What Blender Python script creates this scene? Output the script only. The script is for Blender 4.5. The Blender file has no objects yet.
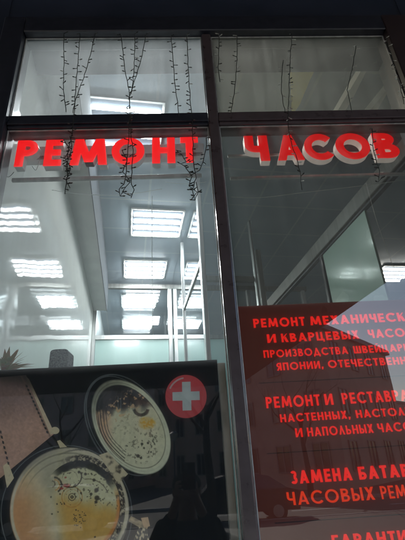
import bpy, math, random
from math import sin, cos, pi, radians, atan2, hypot, sqrt
from mathutils import Vector, Matrix
random.seed(7)
scene = bpy.context.scene
COL = scene.collection

# ------------------------------------------------------------------ camera
ZC = 1.75                                    # lens height above the pavement
FOC = 408.784                                # focal length in photo pixels
YAW, PIT, ROL = 0.0565617, 0.4423169, -0.0613436
FW = Vector((sin(YAW)*cos(PIT), cos(YAW)*cos(PIT), sin(PIT)))
R0 = Vector((cos(YAW), -sin(YAW), 0)); U0 = R0.cross(FW)
RT = cos(ROL)*R0 + sin(ROL)*U0; UP = -sin(ROL)*R0 + cos(ROL)*U0
CAM = Vector((0, -1.3, ZC))
cd = bpy.data.cameras.new('camera'); cam = bpy.data.objects.new('camera', cd); COL.objects.link(cam)
cam.matrix_world = Matrix(((RT.x, UP.x, -FW.x, CAM.x), (RT.y, UP.y, -FW.y, CAM.y), (RT.z, UP.z, -FW.z, CAM.z), (0, 0, 0, 1)))
cd.sensor_width = 36; cd.sensor_fit = 'AUTO'; cd.lens = FOC*36/540; cd.clip_start = 0.02; cd.clip_end = 1500
scene.camera = cam

# ------------------------------------------------------------------ sky, sun, exposure
SUN_EL, SUN_AZ = radians(31), radians(192)   # sun stands over the street, the canopy shades the shop; azimuth from +y towards +x
w = bpy.data.worlds.new('World'); scene.world = w; w.use_nodes = True
nt = w.node_tree; nt.nodes.clear()
sky = nt.nodes.new('ShaderNodeTexSky'); sky.sky_type = 'NISHITA'; sky.sun_disc = False
sky.sun_elevation = SUN_EL; sky.sun_rotation = SUN_AZ; sky.dust_density = 1.2; sky.air_density = 1.0
bg = nt.nodes.new('ShaderNodeBackground'); bg.inputs['Strength'].default_value = 0.15
wo = nt.nodes.new('ShaderNodeOutputWorld')
nt.links.new(sky.outputs[0], bg.inputs[0]); nt.links.new(bg.outputs[0], wo.inputs[0])
sl = bpy.data.lights.new('sun', 'SUN'); sl.energy = 4.5; sl.angle = radians(0.5); sl.color = (1, .94, .85)
so = bpy.data.objects.new('sun', sl); COL.objects.link(so); so.location = (10, 20, 30)
sd = Vector((sin(SUN_AZ)*cos(SUN_EL), cos(SUN_AZ)*cos(SUN_EL), sin(SUN_EL)))
so.rotation_euler = sd.to_track_quat('Z', 'Y').to_euler()
vs = scene.view_settings; vs.view_transform = 'Standard'; vs.look = 'None'; vs.gamma = 1; vs.exposure = 1.55
scene.cycles.max_bounces = 10; scene.cycles.transparent_max_bounces = 24
scene.cycles.glossy_bounces = 5; scene.cycles.transmission_bounces = 8; scene.cycles.diffuse_bounces = 4
scene.cycles.sample_clamp_indirect = 6; scene.cycles.use_denoising = True
scene.cycles.caustics_reflective = True; scene.cycles.blur_glossy = 0.5

# ------------------------------------------------------------------ geometry helpers
def at(px, py, Y):
    """photo pixel -> point on the vertical plane y = Y"""
    v = FW + RT*((px-202.5)/FOC) - UP*((py-270)/FOC)
    return CAM + v*((Y-CAM.y)/v.y)
def atz(px, py, Z):
    v = FW + RT*((px-202.5)/FOC) - UP*((py-270)/FOC)
    return CAM + v*((Z-CAM.z)/v.z)
RA = 0.134974                                # the room is built 7.7 degrees askew of its window
def rm(u, v, z): return Vector((-.714 + u*cos(RA) - v*sin(RA), u*sin(RA) + v*cos(RA), z+ZC))
def idn(x, y, z): return Vector((x, y, z))

class MB:
    def __init__(s): s.v = []; s.f = []
    def add(s, vs_, fs): n = len(s.v); s.v += [Vector(p) for p in vs_]; s.f += [tuple(i+n for i in f) for f in fs]; return s
    def box(s, x0, x1, y0, y1, z0, z1, T=idn):
        P = [T(x, y, z) for z in (z0, z1) for x, y in ((x0, y0), (x1, y0), (x1, y1), (x0, y1))]
        return s.add(P, [(3, 2, 1, 0), (4, 5, 6, 7), (0, 1, 5, 4), (1, 2, 6, 5), (2, 3, 7, 6), (3, 0, 4, 7)])
    def bbox(s, x0, x1, y0, y1, z0, z1, b=.004, T=idn):
        """box with chamfered edges"""
        b = min(b, (x1-x0)*.45, (y1-y0)*.45, (z1-z0)*.45)
        def ring(d, z): return [(x0+d, y0), (x1-d, y0), (x1, y0+d), (x1, y1-d), (x1-d, y1), (x0+d, y1), (x0, y1-d), (x0, y0+d)], z
        def ins(z): return [(x0+b, y0+b), (x1-b, y0+b), (x1-b, y0+b), (x1-b, y1-b), (x1-b, y1-b), (x0+b, y1-b), (x0+b, y1-b), (x0+b, y0+b)], z
        rs = [ins(z0), ring(b, z0+b), ring(b, z1-b), ins(z1)]
        P = [T(x, y, z) for r, z in rs for x, y in r]
        F = [tuple(range(7, -1, -1)), tuple(range(24, 32))]
        for k in range(3):
            for i in range(8): j = (i+1) % 8; F.append((k*8+i, k*8+j, k*8+8+j, k*8+8+i))
        return s.add(P, F)
    def tube(s, pts, r, n=8, cap=True):
        pts = [Vector(p) for p in pts]; base = len(s.v); rr = r if isinstance(r, (list, tuple)) else [r]*len(pts)
        prev = None
        for i, p in enumerate(pts):
            d = (pts[min(i+1, len(pts)-1)] - pts[max(i-1, 0)])
            if d.length < 1e-9: d = Vector((0, 0, 1))
            d.normalize()
            a = prev if prev is not None else (Vector((1, 0, 0)) if abs(d.x) < .9 else Vector((0, 1, 0)))
            a = (a - d*a.dot(d)).normalized(); b = d.cross(a); prev = a
            for k in range(n): t = 2*pi*k/n; s.v.append(p + (a*cos(t) + b*sin(t))*rr[i])
        for i in range(len(pts)-1):
            for k in range(n):
                q = (k+1) % n; s.f.append((base+i*n+k, base+i*n+q, base+(i+1)*n+q, base+(i+1)*n+k))
        if cap:
            s.f.append(tuple(base+k for k in range(n-1, -1, -1))); s.f.append(tuple(base+(len(pts)-1)*n+k for k in range(n)))
        return s
    def prism(s, P, y0, y1):
        """polygon given as (x, z) pairs, extruded along y"""
        n = len(P); V_ = [(x, y0, z) for x, z in P] + [(x, y1, z) for x, z in P]
        F = [tuple(range(n)), tuple(range(2*n-1, n-1, -1))] + [(i, i+n, (i+1) % n+n, (i+1) % n) for i in range(n)]
        return s.add(V_, F)
    def ell(s, c, r, nu=12, nv=8):
        base = len(s.v); c = Vector(c)
        for j in range(1, nv):
            t = pi*j/nv
            for i in range(nu):
                p = 2*pi*i/nu; s.v.append(c+Vector((r[0]*sin(t)*cos(p), r[1]*sin(t)*sin(p), r[2]*cos(t))))
        s.v += [c+Vector((0, 0, r[2])), c-Vector((0, 0, r[2]))]; T_ = len(s.v)-2; B = T_+1
        for i in range(nu):
            q = (i+1) % nu; s.f.append((T_, base+i, base+q)); s.f.append((B, base+(nv-2)*nu+q, base+(nv-2)*nu+i))
            for j in range(nv-2): s.f.append((base+j*nu+i, base+(j+1)*nu+i, base+(j+1)*nu+q, base+j*nu+q))
        return s
    def build(s, name, mat, parent=None, smooth=False, loc=None, **tags):
        off = Vector((0, 0, 0))
        if parent is not None:
            q = parent
            while q is not None: off += q.location; q = q.parent
        elif loc is not None: off = Vector(loc)
        me = bpy.data.meshes.new(name); me.from_pydata([p-off for p in s.v], [], s.f)
        me.materials.append(mat); me.validate()
        if smooth:
            for p in me.polygons: p.use_smooth = True
        o = bpy.data.objects.new(name, me); COL.objects.link(o)
        if parent is not None: o.parent = parent
        elif loc is not None: o.location = loc
        import bmesh
        b = bmesh.new(); b.from_mesh(me); bmesh.ops.recalc_face_normals(b, faces=b.faces); b.to_mesh(me); b.free()
        for k, x in tags.items(): o[k] = x
        return o

def thing(name, loc, label, category, group=None):
    o = bpy.data.objects.new(name, None); COL.objects.link(o); o.location = loc; o.empty_display_size = .1
    o['label'] = label; o['category'] = category
    if group: o['group'] = group
    return o
def dup(o, parent=None):
    c = o.copy(); COL.objects.link(c); c.parent = parent
    for ch in [x for x in COL.objects if x.parent == o]: dup(ch, c)
    return c

# ------------------------------------------------------------------ materials
def newmat(name):
    m = bpy.data.materials.new(name); m.use_nodes = True; t = m.node_tree
    for n in list(t.nodes): t.nodes.remove(n)
    return m, t, t.nodes.new('ShaderNodeOutputMaterial')
def rgb(c): return (c[0], c[1], c[2], 1)
def pbr(name, c, c2=None, rough=.5, metal=0, scale=8, bump=0, emit=None, estr=0, coat=0, detail=4, stretch=(1, 1, 1), rvar=.1, spec=.5, cpos=(.35, .65), bscale=None):
    m, t, out = newmat(name); L = t.links.new
    p = t.nodes.new('ShaderNodeBsdfPrincipled'); L(p.outputs[0], out.inputs[0])
    tc = t.nodes.new('ShaderNodeTexCoord'); mp = t.nodes.new('ShaderNodeMapping'); mp.inputs['Scale'].default_value = stretch
    L(tc.outputs['Object'], mp.inputs[0])
    nz = t.nodes.new('ShaderNodeTexNoise'); nz.inputs['Scale'].default_value = scale; nz.inputs['Detail'].default_value = detail
    L(mp.outputs[0], nz.inputs['Vector'])
    cr = t.nodes.new('ShaderNodeValToRGB'); cr.color_ramp.elements[0].position = cpos[0]; cr.color_ramp.elements[1].position = cpos[1]
    c2 = c2 or tuple(x*.8 for x in c)
    cr.color_ramp.elements[0].color = rgb(c2); cr.color_ramp.elements[1].color = rgb(c)
    L(nz.outputs['Fac'], cr.inputs[0]); L(cr.outputs[0], p.inputs['Base Color'])
    mr = t.nodes.new('ShaderNodeMapRange'); mr.inputs['To Min'].default_value = max(0, rough-rvar); mr.inputs['To Max'].default_value = min(1, rough+rvar)
    L(nz.outputs['Fac'], mr.inputs['Value']); L(mr.outputs[0], p.inputs['Roughness'])
    p.inputs['Metallic'].default_value = metal; p.inputs['Coat Weight'].default_value = coat; p.inputs['Coat Roughness'].default_value = .08
    p.inputs['Specular IOR Level'].default_value = spec
    if emit: p.inputs['Emission Color'].default_value = rgb(emit); p.inputs['Emission Strength'].default_value = estr
    if bump:
        n2 = nz
        if bscale:
            n2 = t.nodes.new('ShaderNodeTexNoise'); n2.inputs['Scale'].default_value = bscale; L(mp.outputs[0], n2.inputs['Vector'])
        b = t.nodes.new('ShaderNodeBump'); b.inputs['Strength'].default_value = 1; b.inputs['Distance'].default_value = bump
        L(n2.outputs['Fac'], b.inputs['Height']); L(b.outputs[0], p.inputs['Normal'])
    return m
def emi(name, c, s):
    m, t, out = newmat(name); e = t.nodes.new('ShaderNodeEmission'); e.inputs[0].default_value = rgb(c); e.inputs[1].default_value = s
    t.links.new(e.outputs[0], out.inputs[0]); return m
def glassmat(name, tint=(1, 1, 1), ior=1.75, scat=.06, srough=.22, dust_haze=.02, add=0.0):
    """thin pane: clear film + Fresnel mirror + a little forward scatter and dust"""
    m, t, out = newmat(name); L = t.links.new
    tr = t.nodes.new('ShaderNodeBsdfTransparent'); tr.inputs[0].default_value = rgb(tint)
    gl = t.nodes.new('ShaderNodeBsdfGlossy'); gl.inputs['Roughness'].default_value = .0; gl.inputs[0].default_value = (1, 1, 1, 1)
    lw = t.nodes.new('ShaderNodeLayerWeight'); lw.inputs[0].default_value = .5
    pw = t.nodes.new('ShaderNodeMath'); pw.operation = 'POWER'; pw.inputs[1].default_value = 5; L(lw.outputs['Facing'], pw.inputs[0])
    r0 = ((ior-1)/(ior+1))**2
    fr = t.nodes.new('ShaderNodeMath'); fr.operation = 'MULTIPLY_ADD'; fr.inputs[1].default_value = 1-r0; fr.inputs[2].default_value = r0; L(pw.outputs[0], fr.inputs[0])
    rf = t.nodes.new('ShaderNodeBsdfRefraction'); rf.inputs['IOR'].default_value = 1.12; rf.inputs['Roughness'].default_value = srough
    df = t.nodes.new('ShaderNodeBsdfTranslucent'); df.inputs[0].default_value = (.7, .72, .72, 1)
    dd = t.nodes.new('ShaderNodeBsdfDiffuse'); dd.inputs[0].default_value = (.5, .5, .48, 1)
    tc = t.nodes.new('ShaderNodeTexCoord')
    nz = t.nodes.new('ShaderNodeTexNoise'); nz.inputs['Scale'].default_value = 5; nz.inputs['Detail'].default_value = 9; nz.inputs['Roughness'].default_value = .7
    L(tc.outputs['Object'], nz.inputs['Vector'])
    mp = t.nodes.new('ShaderNodeMapping'); mp.inputs['Scale'].default_value = (30, 30, 1.2); L(tc.outputs['Object'], mp.inputs[0])
    n2 = t.nodes.new('ShaderNodeTexNoise'); n2.inputs['Scale'].default_value = 1.0; n2.inputs['Detail'].default_value = 5; L(mp.outputs[0], n2.inputs['Vector'])
    mu = t.nodes.new('ShaderNodeMath'); mu.operation = 'MULTIPLY'; L(nz.outputs['Fac'], mu.inputs[0]); L(n2.outputs['Fac'], mu.inputs[1])
    def mr(lo, hi):
        r = t.nodes.new('ShaderNodeMapRange'); r.inputs['From Min'].default_value = .12; r.inputs['From Max'].default_value = .42
        r.inputs['To Min'].default_value = lo; r.inputs['To Max'].default_value = hi; L(mu.outputs[0], r.inputs['Value']); return r
    def mix(fac, a, b):
        x = t.nodes.new('ShaderNodeMixShader')
        if isinstance(fac, float): x.inputs[0].default_value = fac
        else: L(fac.outputs[0], x.inputs[0])
        L(a.outputs[0], x.inputs[1]); L(b.outputs[0], x.inputs[2]); return x
    base = mix(mr(scat*.5, scat*1.5), tr, rf) if scat > 0 else tr
    dst = mix(.03, df, dd)
    base = mix(mr(dust_haze*.7, dust_haze*1.35), base, dst)  # dusty veil, thickened pane by pane to imitate lamp bloom as well
    base = mix(fr, base, gl)
    L(base.outputs[0], out.inputs[0]); return m

M = {}
M['glass'] = glassmat('glass', (.95, .98, .985), 1.36, 0, .5, .085)
M['glass_hazy'] = glassmat('glass_hazy', (.95, .98, .985), 1.36, 0, .5, .20)
M['glass_dim'] = glassmat('glass_dim', (.72, .71, .68), 1.60, 0, .30, .05)
M['glass_smoky'] = glassmat('glass_smoky', (.80, .76, .66), 1.6, 0, .30, .12)
M['inner_glass'] = glassmat('inner_glass', (.88, .92, .93), 1.5, .02, .2, .01)
M['side_glass'] = glassmat('side_glass', (.75, .82, .84), 2.4, .02, .2, .01)
M['frame'] = pbr('frame_paint', (.024, .026, .038), (.016, .018, .027), rough=.38, scale=30, bump=.0004, coat=.25)
M['frame_maroon'] = pbr('frame_maroon', (.080, .060, .066), (.062, .046, .050), rough=.30, scale=22, bump=.0004, coat=.5)
M['clad'] = pbr('cladding', (.018, .021, .035), (.011, .014, .022), rough=.5, scale=6, bump=.001)
M['alu'] = pbr('aluminium', (.62, .63, .62), (.48, .49, .49), rough=.32, metal=.8, scale=40, stretch=(1, 1, .05), rvar=.08)
M['alu_dark'] = pbr('aluminium_dark', (.26, .26, .245), (.18, .18, .17), rough=.4, metal=.5, scale=40, stretch=(1, 1, .05))
M['bead'] = pbr('bead', (.45, .45, .44), (.3, .3, .3), rough=.4, metal=.3, scale=30)
M['white_plastic'] = pbr('white_plastic', (.74, .75, .74), (.66, .67, .66), rough=.35, scale=15)
M['side_white'] = pbr('letter_side', (.75, .72, .68), (.6, .57, .54), rough=.4, scale=25, emit=(1, .9, .84), estr=.11)
M['red_face'] = pbr('letter_face', (.7, .01, .01), (.6, .01, .01), rough=.35, scale=10, emit=(1, .012, .014), estr=.32)
M['red_sign'] = pbr('sign_letter', (.7, .02, .015), (.6, .02, .015), rough=.4, scale=10, emit=(1, .022, .016), estr=.42)
M['orange_sign'] = pbr('sign_letter_orange', (.7, .06, .02), (.6, .05, .015), rough=.4, scale=10, emit=(1, .060, .016), estr=.34)
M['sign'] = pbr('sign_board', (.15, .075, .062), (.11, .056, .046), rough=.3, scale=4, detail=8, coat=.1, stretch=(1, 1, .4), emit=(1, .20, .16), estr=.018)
M['sign_dark'] = pbr('sign_line', (.015, .008, .008), rough=.5)
M['wire'] = pbr('wire', (.012, .016, .012), (.008, .01, .008), rough=.5)
M['bulb'] = pbr('bulb', (.02, .022, .018), (.01, .011, .01), rough=.25, scale=60)
M['bulb_clear'] = pbr('bulb_clear', (.5, .5, .45), (.3, .3, .27), rough=.15, scale=60)
M['cord'] = pbr('cord', (.75, .78, .76), rough=.5)
M['tube'] = emi('lamp_tube', (.97, .99, 1), 25)
M['reflector'] = pbr('reflector', (.030, .038, .048), rough=.9, spec=.1)
M['frosted'] = pbr('frosted', (.42, .60, .52), (.38, .56, .49), rough=.25, scale=2, coat=.4)
M['soffit'] = pbr('soffit', (.50, .51, .49), (.44, .45, .43), rough=.5, scale=5)
M['asphalt'] = pbr('asphalt', (.055, .054, .052), (.04, .04, .04), rough=.9, scale=60, bump=.004)
M['stone'] = pbr('stone', (.32, .31, .29), (.24, .23, .22), rough=.8, scale=12, bump=.002)
M['paint_line'] = pbr('road_paint', (.75, .75, .72), (.6, .6, .57), rough=.7, scale=20)
M['canopy'] = pbr('canopy', (.055, .050, .046), (.035, .032, .03), rough=.7, scale=2)
M['grey_fabric'] = pbr('grey_fabric', (.28, .29, .30), (.03, .03, .04), rough=.9, scale=150, bump=.003, cpos=(.3, .75))
M['pot'] = pbr('pot', (.5, .48, .45), rough=.5)
M['leaf'] = pbr('leaf', (.15, .19, .05), (.30, .10, .05), rough=.5, scale=18, cpos=(.4, .6))
M['rubber'] = pbr('rubber', (.02, .02, .02), rough=.7)
M['black_gloss'] = pbr('phone_black', (.012, .012, .014), rough=.15, coat=.5)
M['coat'] = pbr('coat', (.018, .018, .022), (.010, .010, .012), rough=.85, scale=60, bump=.001)
M['trousers'] = pbr('trousers', (.03, .032, .045), (.02, .02, .03), rough=.9, scale=80)
M['skin'] = pbr('skin', (.48, .28, .2), (.42, .24, .17), rough=.5, scale=30)
M['hair'] = pbr('hair', (.03, .02, .015), rough=.7, scale=80, bump=.003)
M['floor'] = pbr('floor', (.66, .66, .64), (.58, .58, .56), rough=.3, scale=3)

def tiles(name, c1, c2, line, sx, sy, rough=.5, mortar=.012, axis='xy', rot=0):
    m, t, out = newmat(name); L = t.links.new
    p = t.nodes.new('ShaderNodeBsdfPrincipled'); L(p.outputs[0], out.inputs[0])
    tc = t.nodes.new('ShaderNodeTexCoord'); mp = t.nodes.new('ShaderNodeMapping'); mp.inputs['Rotation'].default_value = (0, 0, rot)
    L(tc.outputs['Object'], mp.inputs[0])
    br = t.nodes.new('ShaderNodeTexBrick'); br.offset = 0; br.inputs['Scale'].default_value = 1
    br.inputs['Brick Width'].default_value = sx; br.inputs['Row Height'].default_value = sy; br.inputs['Mortar Size'].default_value = mortar
    br.inputs['Color1'].default_value = rgb(c1); br.inputs['Color2'].default_value = rgb(c2); br.inputs['Mortar'].default_value = rgb(line)
    L(mp.outputs[0], br.inputs['Vector']); L(br.outputs['Color'], p.inputs['Base Color']); p.inputs['Roughness'].default_value = rough
    return m
M['ceiling'] = tiles('ceiling', (.34, .40, .45), (.31, .37, .42), (.42, .46, .48), .6, .6, .32, .012, rot=-RA)
M['paving'] = tiles('paving', (.085, .082, .080), (.072, .070, .067), (.1, .1, .1), .4, .4, .8, .01)
M['frosted_back'] = pbr('frosted_back', (.50, .68, .64), (.46, .64, .60), rough=.22, scale=2, coat=.4)

# glossy wall sheets, slightly wavy so that the lamp reflections ripple
def wallmat():
    m, t, out = newmat('glossy_wall'); L = t.links.new
    p = t.nodes.new('ShaderNodeBsdfPrincipled'); L(p.outputs[0], out.inputs[0])
    tc = t.nodes.new('ShaderNodeTexCoord'); mp = t.nodes.new('ShaderNodeMapping'); mp.inputs['Rotation'].default_value = (0, 0, -RA); mp.inputs['Scale'].default_value = (1, 1.0, 2.2)
    L(tc.outputs['Object'], mp.inputs[0])
    nz = t.nodes.new('ShaderNodeTexNoise'); nz.inputs['Scale'].default_value = 2.2; nz.inputs['Detail'].default_value = 1.5; L(mp.outputs[0], nz.inputs['Vector'])
    n2 = t.nodes.new('ShaderNodeTexNoise'); n2.inputs['Scale'].default_value = 3; n2.inputs['Detail'].default_value = 6; L(tc.outputs['Object'], n2.inputs['Vector'])
    cr = t.nodes.new('ShaderNodeValToRGB'); cr.color_ramp.elements[0].color = (.66, .67, .63, 1); cr.color_ramp.elements[1].color = (.72, .73, .69, 1)
    L(n2.outputs['Fac'], cr.inputs[0]); L(cr.outputs[0], p.inputs['Base Color'])
    b = t.nodes.new('ShaderNodeBump'); b.inputs['Strength'].default_value = 1; b.inputs['Distance'].default_value = .0028
    L(nz.outputs['Fac'], b.inputs['Height']); L(b.outputs[0], p.inputs['Normal'])
    p.inputs['Roughness'].default_value = .04; p.inputs['IOR'].default_value = 1.18
    return m
M['wall'] = wallmat()
M['wall_plain'] = pbr('wall_plain', (.42, .44, .44), (.38, .40, .40), rough=.5, scale=3)

# ------------------------------------------------------------------ ground, street
def plane(name, mat, x0, x1, y0, y1, z, **tags):
    return MB().add([(x0, y0, z), (x1, y0, z), (x1, y1, z), (x0, y1, z)], [(0, 1, 2, 3)]).build(name, mat, **tags)
plane('ground', M['asphalt'], -400, 400, -500, 300, -.13, kind='structure')
MB().box(-60, 60, -14, -.02, -.2, 0).build('pavement', M['paving'], kind='structure')
MB().bbox(-60, 60, -14.15, -14.002, -.2, .015, .02).build('kerb', M['stone'], kind='structure')
MB().box(-60, 60, -60, -20.6, -.2, 0).build('far_pavement', M['asphalt'], kind='structure')
MB().bbox(-60, 60, -20.598, -20.45, -.2, .015, .02).build('far_kerb', M['stone'], kind='structure')
plane('road', M['asphalt'], -60, 60, -20.44, -14.16, -.126, kind='structure')
mk = MB()
for k in range(-12, 13): mk.add([(k*4, -17.35, -.122), (k*4+2, -17.35, -.122), (k*4+2, -17.23, -.122), (k*4, -17.23, -.122)], [(0, 1, 2, 3)])
mk.build('road_marking', M['paint_line'], kind='structure')

# ------------------------------------------------------------------ interior shell
H = 2.6; FL = -1.63
MB().box(-.6, 7, .06, 11.2, H, H+.1, rm).build('ceiling', M['ceiling'], kind='structure')
MB().box(-.6, 7, .06, 11.2, FL-.1, FL, rm).build('floor', M['floor'], kind='structure')
wl = MB().box(-.12, 0, .03, 4.47, FL, H, rm).build('interior_wall', M['wall'], label='glossy pale grey wall sheet on the left of the shop, rippling with lamp reflections', category='wall')
MB().box(-.12, -.002, 4.53, 11.2, FL, H, rm).build('interior_wall', M['wall_plain'], label='plain grey wall on the left beyond the glass partition', category='wall')
MB().box(-.12, 7, 11.2, 11.3, FL, H, rm).build('interior_wall', M['wall_plain'], label='plain grey back wall at the far end of the shop', category='wall')
MB().box(7, 7.1, .9, 11.2, FL, H, rm).build('interior_wall', M['wall_plain'], label='plain grey wall at the far right inside the shop', category='wall')
s_ = MB()
s_.box(.002, .19, .1, 4.46, 2.12, H-.003, rm)
s_.build('duct_box', M['soffit'], label='grey boxed duct running under the ceiling along the left wall', category='duct')
ts = MB(); ts.box(.1905, .197, .1, 4.46, 2.105, H-.004, rm); ts.build('duct_shade_board', pbr('duct_side_shade', (.08, .09, .10), rough=.9, spec=.05), label='dark board added to shade the lamp-lit side of the ceiling duct', category='trim')  # added board, its dark colour tones down the duct side facing the lamps

# ceiling lamps: frame, reflector, four tubes
def lamp(u, v, label, group='square four-tube ceiling lamps', tw=.017):
    base = rm(u+.3, v+.3, H); t = thing('ceiling_lamp', base, label, 'ceiling lamp', group)
    f = MB()
    for a in ((0, .6, 0, .018), (0, .6, .582, .6), (0, .018, .018, .582), (.582, .6, .018, .582)):
        f.box(u+a[0], u+a[1], v+a[2], v+a[3], H-.022, H-.002, rm)
    f.build('lamp_frame', M['soffit'], t)
    MB().box(u+.018, u+.582, v+.018, v+.582, H-.012, H-.004, rm).build('reflector', M['reflector'], t)
    for k in range(4):
        c = v+.09+k*.14
        MB().tube([rm(u+.03, c, H-.036), rm(u+.57, c, H-.036)], tw, 10).build('lamp_tube', M['tube'], t, smooth=True)
    return t
lamp(.17, .95, 'ceiling lamp nearest the window, glaring above the dark crossbar')
lamp(.52, 2.45, 'largest and brightest lamp seen below the red letters')
lamp(.43, 3.71, 'ceiling lamp with four bright stripes, second below the red letters')
lamp(.38, 4.98, 'striped ceiling lamp just beyond the glass partition beam')
lamp(.38, 6.2, 'farthest striped ceiling lamp, lowest above the pale panels')
lamp(4.35, 3.67, 'striped ceiling lamp in the right-hand room above the brown sign')

# back partition: beam, posts, frosted lower panels, clear upper glass
bp = thing('glass_partition', rm(0, 4.5, FL), 'aluminium and glass partition across the shop with pale green frosted lower panels', 'partition')
pb = MB(); pb.box(-.0, 3.4, 4.47, 4.53, 2.49, 2.56, rm); pb.build('top_beam', M['alu_dark'], bp)
MB().box(.0, 3.4, 4.472, 4.528, 1.69, 1.75, rm).build('middle_rail', M['alu'], bp)
for u0, u1 in ((.0, .05), (1.10, 1.16), (1.36, 1.42), (2.36, 2.42), (3.3, 3.36)):
    MB().bbox(u0, u1, 4.46, 4.54, FL, 2.488, .006, rm).build('post', M['alu'], bp)
for u0, u1 in ((.052, 1.098), (1.162, 1.358), (1.422, 2.358), (2.422, 3.298)):
    MB().box(u0, u1, 4.496, 4.504, FL+.1, 1.688, rm).build('frosted_panel', M['frosted_back'], bp)
    MB().box(u0, u1, 4.498, 4.502, 1.752, 2.488, rm).build('pane', M['inner_glass'], bp)

# side partition between the two halves, lengthways: mirrors the lamps
sp = thing('glass_screen', rm(1.17, 3.2, FL), 'tall glass screen running back into the shop beside the bright lamps, mirroring them', 'partition')
for v0, v1 in ((1.85, 1.93), (3.17, 3.22)):
    MB().bbox(1.15, 1.19, v0, v1, FL, H-.01, .005, rm).build('post', M['alu'], sp)
MB().bbox(1.155, 1.185, 1.932, 3.168, 1.66, 1.72, .004, rm).build('rail', M['alu_dark'], sp)
MB().box(1.168, 1.172, 1.932, 3.168, FL+.05, 1.658, rm).build('pane', M['side_glass'], sp)
MB().box(1.168, 1.172, 1.932, 3.168, 1.722, H-.01, rm).build('pane', M['side_glass'], sp)
MB().box(1.168, 1.172, 3.222, 4.455, FL+.05, H-.01, rm).build('pane', M['side_glass'], sp)

# right partition with green frosted panel and heavy beam
rp = thing('frosted_partition', rm(2.4, 1.5, FL), 'partition of pale green frosted glass under a diagonal metal beam at right', 'partition')
MB().bbox(2.37, 2.43, .35, 4.455, 1.83, 1.97, .006, rm).build('top_beam', M['alu_dark'], rp)
MB().box(2.38, 2.42, .35, 4.455, 1.795, 1.812, rm).build('trim', M['frame'], rp)
MB().box(2.39, 2.41, 1.14, 1.93, FL, 1.79, rm).build('frosted_panel', M['frosted'], rp)
MB().bbox(2.375, 2.425, 1.95, 1.99, FL, 1.79, .004, rm).build('post', M['frame'], rp)
MB().bbox(2.375, 2.425, .31, .345, FL, H-.01, .004, rm).build('post', M['alu_dark'], rp)

# door frame seen through the right pane
dfm = thing('door_frame', rm(2.0, 2.6, FL), 'grey metal door frame behind the right pane, its post left of the green glass', 'door frame')
a_ = (2.00, 2.05, 2.10)
MB().bbox(1.90, 1.925, 2.6, 2.66, FL, H-.005, .004, rm).build('post', M['alu'], dfm)
MB().bbox(1.945, 2.0, 2.6, 2.66, FL, 2.2, .004, rm).build('post', M['alu_dark'], dfm)
MB().bbox(1.20, 1.89, 2.6, 2.66, 1.80, 1.86, .004, rm).build('lintel', M['alu_dark'], dfm)
MB().bbox(1.62, 1.66, 2.61, 2.65, FL, 1.795, .004, rm).build('post', M['alu_dark'], dfm)

# added yellow panel imitating a reflected patch, and ceiling rails, behind top right pane
def czpoly(px, z, th=.02):
    P = [atz(x, y, ZC+z) for x, y in px]; n = len(P)
    V_ = P + [p+Vector((0, 0, th)) for p in P]
    return MB().add(V_, [tuple(range(n)), tuple(range(2*n-1, n-1, -1))] + [(i, (i+1) % n, (i+1) % n+n, i+n) for i in range(n)])
czpoly([(290, 44), (325, 44), (320, 60), (310, 80), (300, 104), (292, 116)], H-.045).build('reflection_panel', pbr('yellow_panel', (.85, .78, .22), (.75, .68, .2), rough=.5, scale=3), label='yellowish panel added behind the top right pane to imitate a reflected patch', category='panel')
czpoly([(371, 54), (376, 52), (352, 100), (338, 122), (331, 122)], H-.12, .06).build('ceiling_rail', M['white_plastic'], label='slanting pale ceiling rail behind the top right pane', category='rail')
czpoly([(385, 92), (389, 90), (374, 116), (368, 120), (362, 120)], H-.12, .06).build('ceiling_rail', M['white_plastic'], label='short pale ceiling rail at the right edge of the top right pane', category='rail')

# ------------------------------------------------------------------ facade and window
W0, W1, WM0, WM1 = -.700, 1.044, .1339, .1845
WT, WB = 1.8735+ZC, .42
TB, TT = 1.2944+ZC, 1.3657+ZC
fac = thing('shop_building', (0, .2, 0), 'dark clad shop front around the big window', 'building')
MB().box(-9, W0-.10, .0, .30, 0, 4.5).build('wall', M['clad'], fac)
MB().box(W1+.13, 12, .0, .30, 0, 4.5).build('wall', M['clad'], fac)
MB().box(W0-.10, W1+.13, .002, .30, WT+.11, 4.5).build('lintel', M['clad'], fac)
MB().box(W0-.10, W1+.13, .002, .30, 0, WB-.08).build('plinth', M['clad'], fac)
MB().box(-9, 12, -.0, 14.2, 4.503, 9.5).build('upper_storey', M['stone'], fac)
MB().box(-9, -8.8, .3, 14, 0, 4.5).build('side_wall', M['stone'], fac)
MB().box(11.8, 12, .3, 14, 0, 4.5).build('side_wall', M['stone'], fac)
MB().box(-9, 12, 14.0, 14.2, 0, 4.5).build('rear_wall', M['stone'], fac)

win = thing('shop_window', (W0+(W1-W0)/2, .03, WB), 'tall dark framed shop window split by a mullion and a crossbar', 'window')
FY0, FY1 = -.0, .075
fr = MB()
fr.bbox(W0-.098, W0, FY0-.03, FY1, WB-.078, WT+.108, .004)
fr.bbox(W0+.001, W1-.001, FY0-.03, FY1, WT, WT+.106, .004)
fr.bbox(W0+.001, W1-.001, FY0-.03, FY1, WB-.076, WB, .004)
fr.build('outer_frame', M['frame'], win)
MB().bbox(W1, W1+.128, FY0-.03, FY1, WB-.078, WT+.108, .004).build('outer_frame', pbr('frame_brown', (.035, .022, .024), (.025, .016, .018), rough=.4, scale=20, coat=.3), win)
# mullion with stepped profile
mm = MB()
mm.bbox(WM0+.004, WM1-.004, FY0-.012, FY1, WB+.001, WT-.001, .005)
mm.build('mullion', M['frame_maroon'], win)
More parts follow.
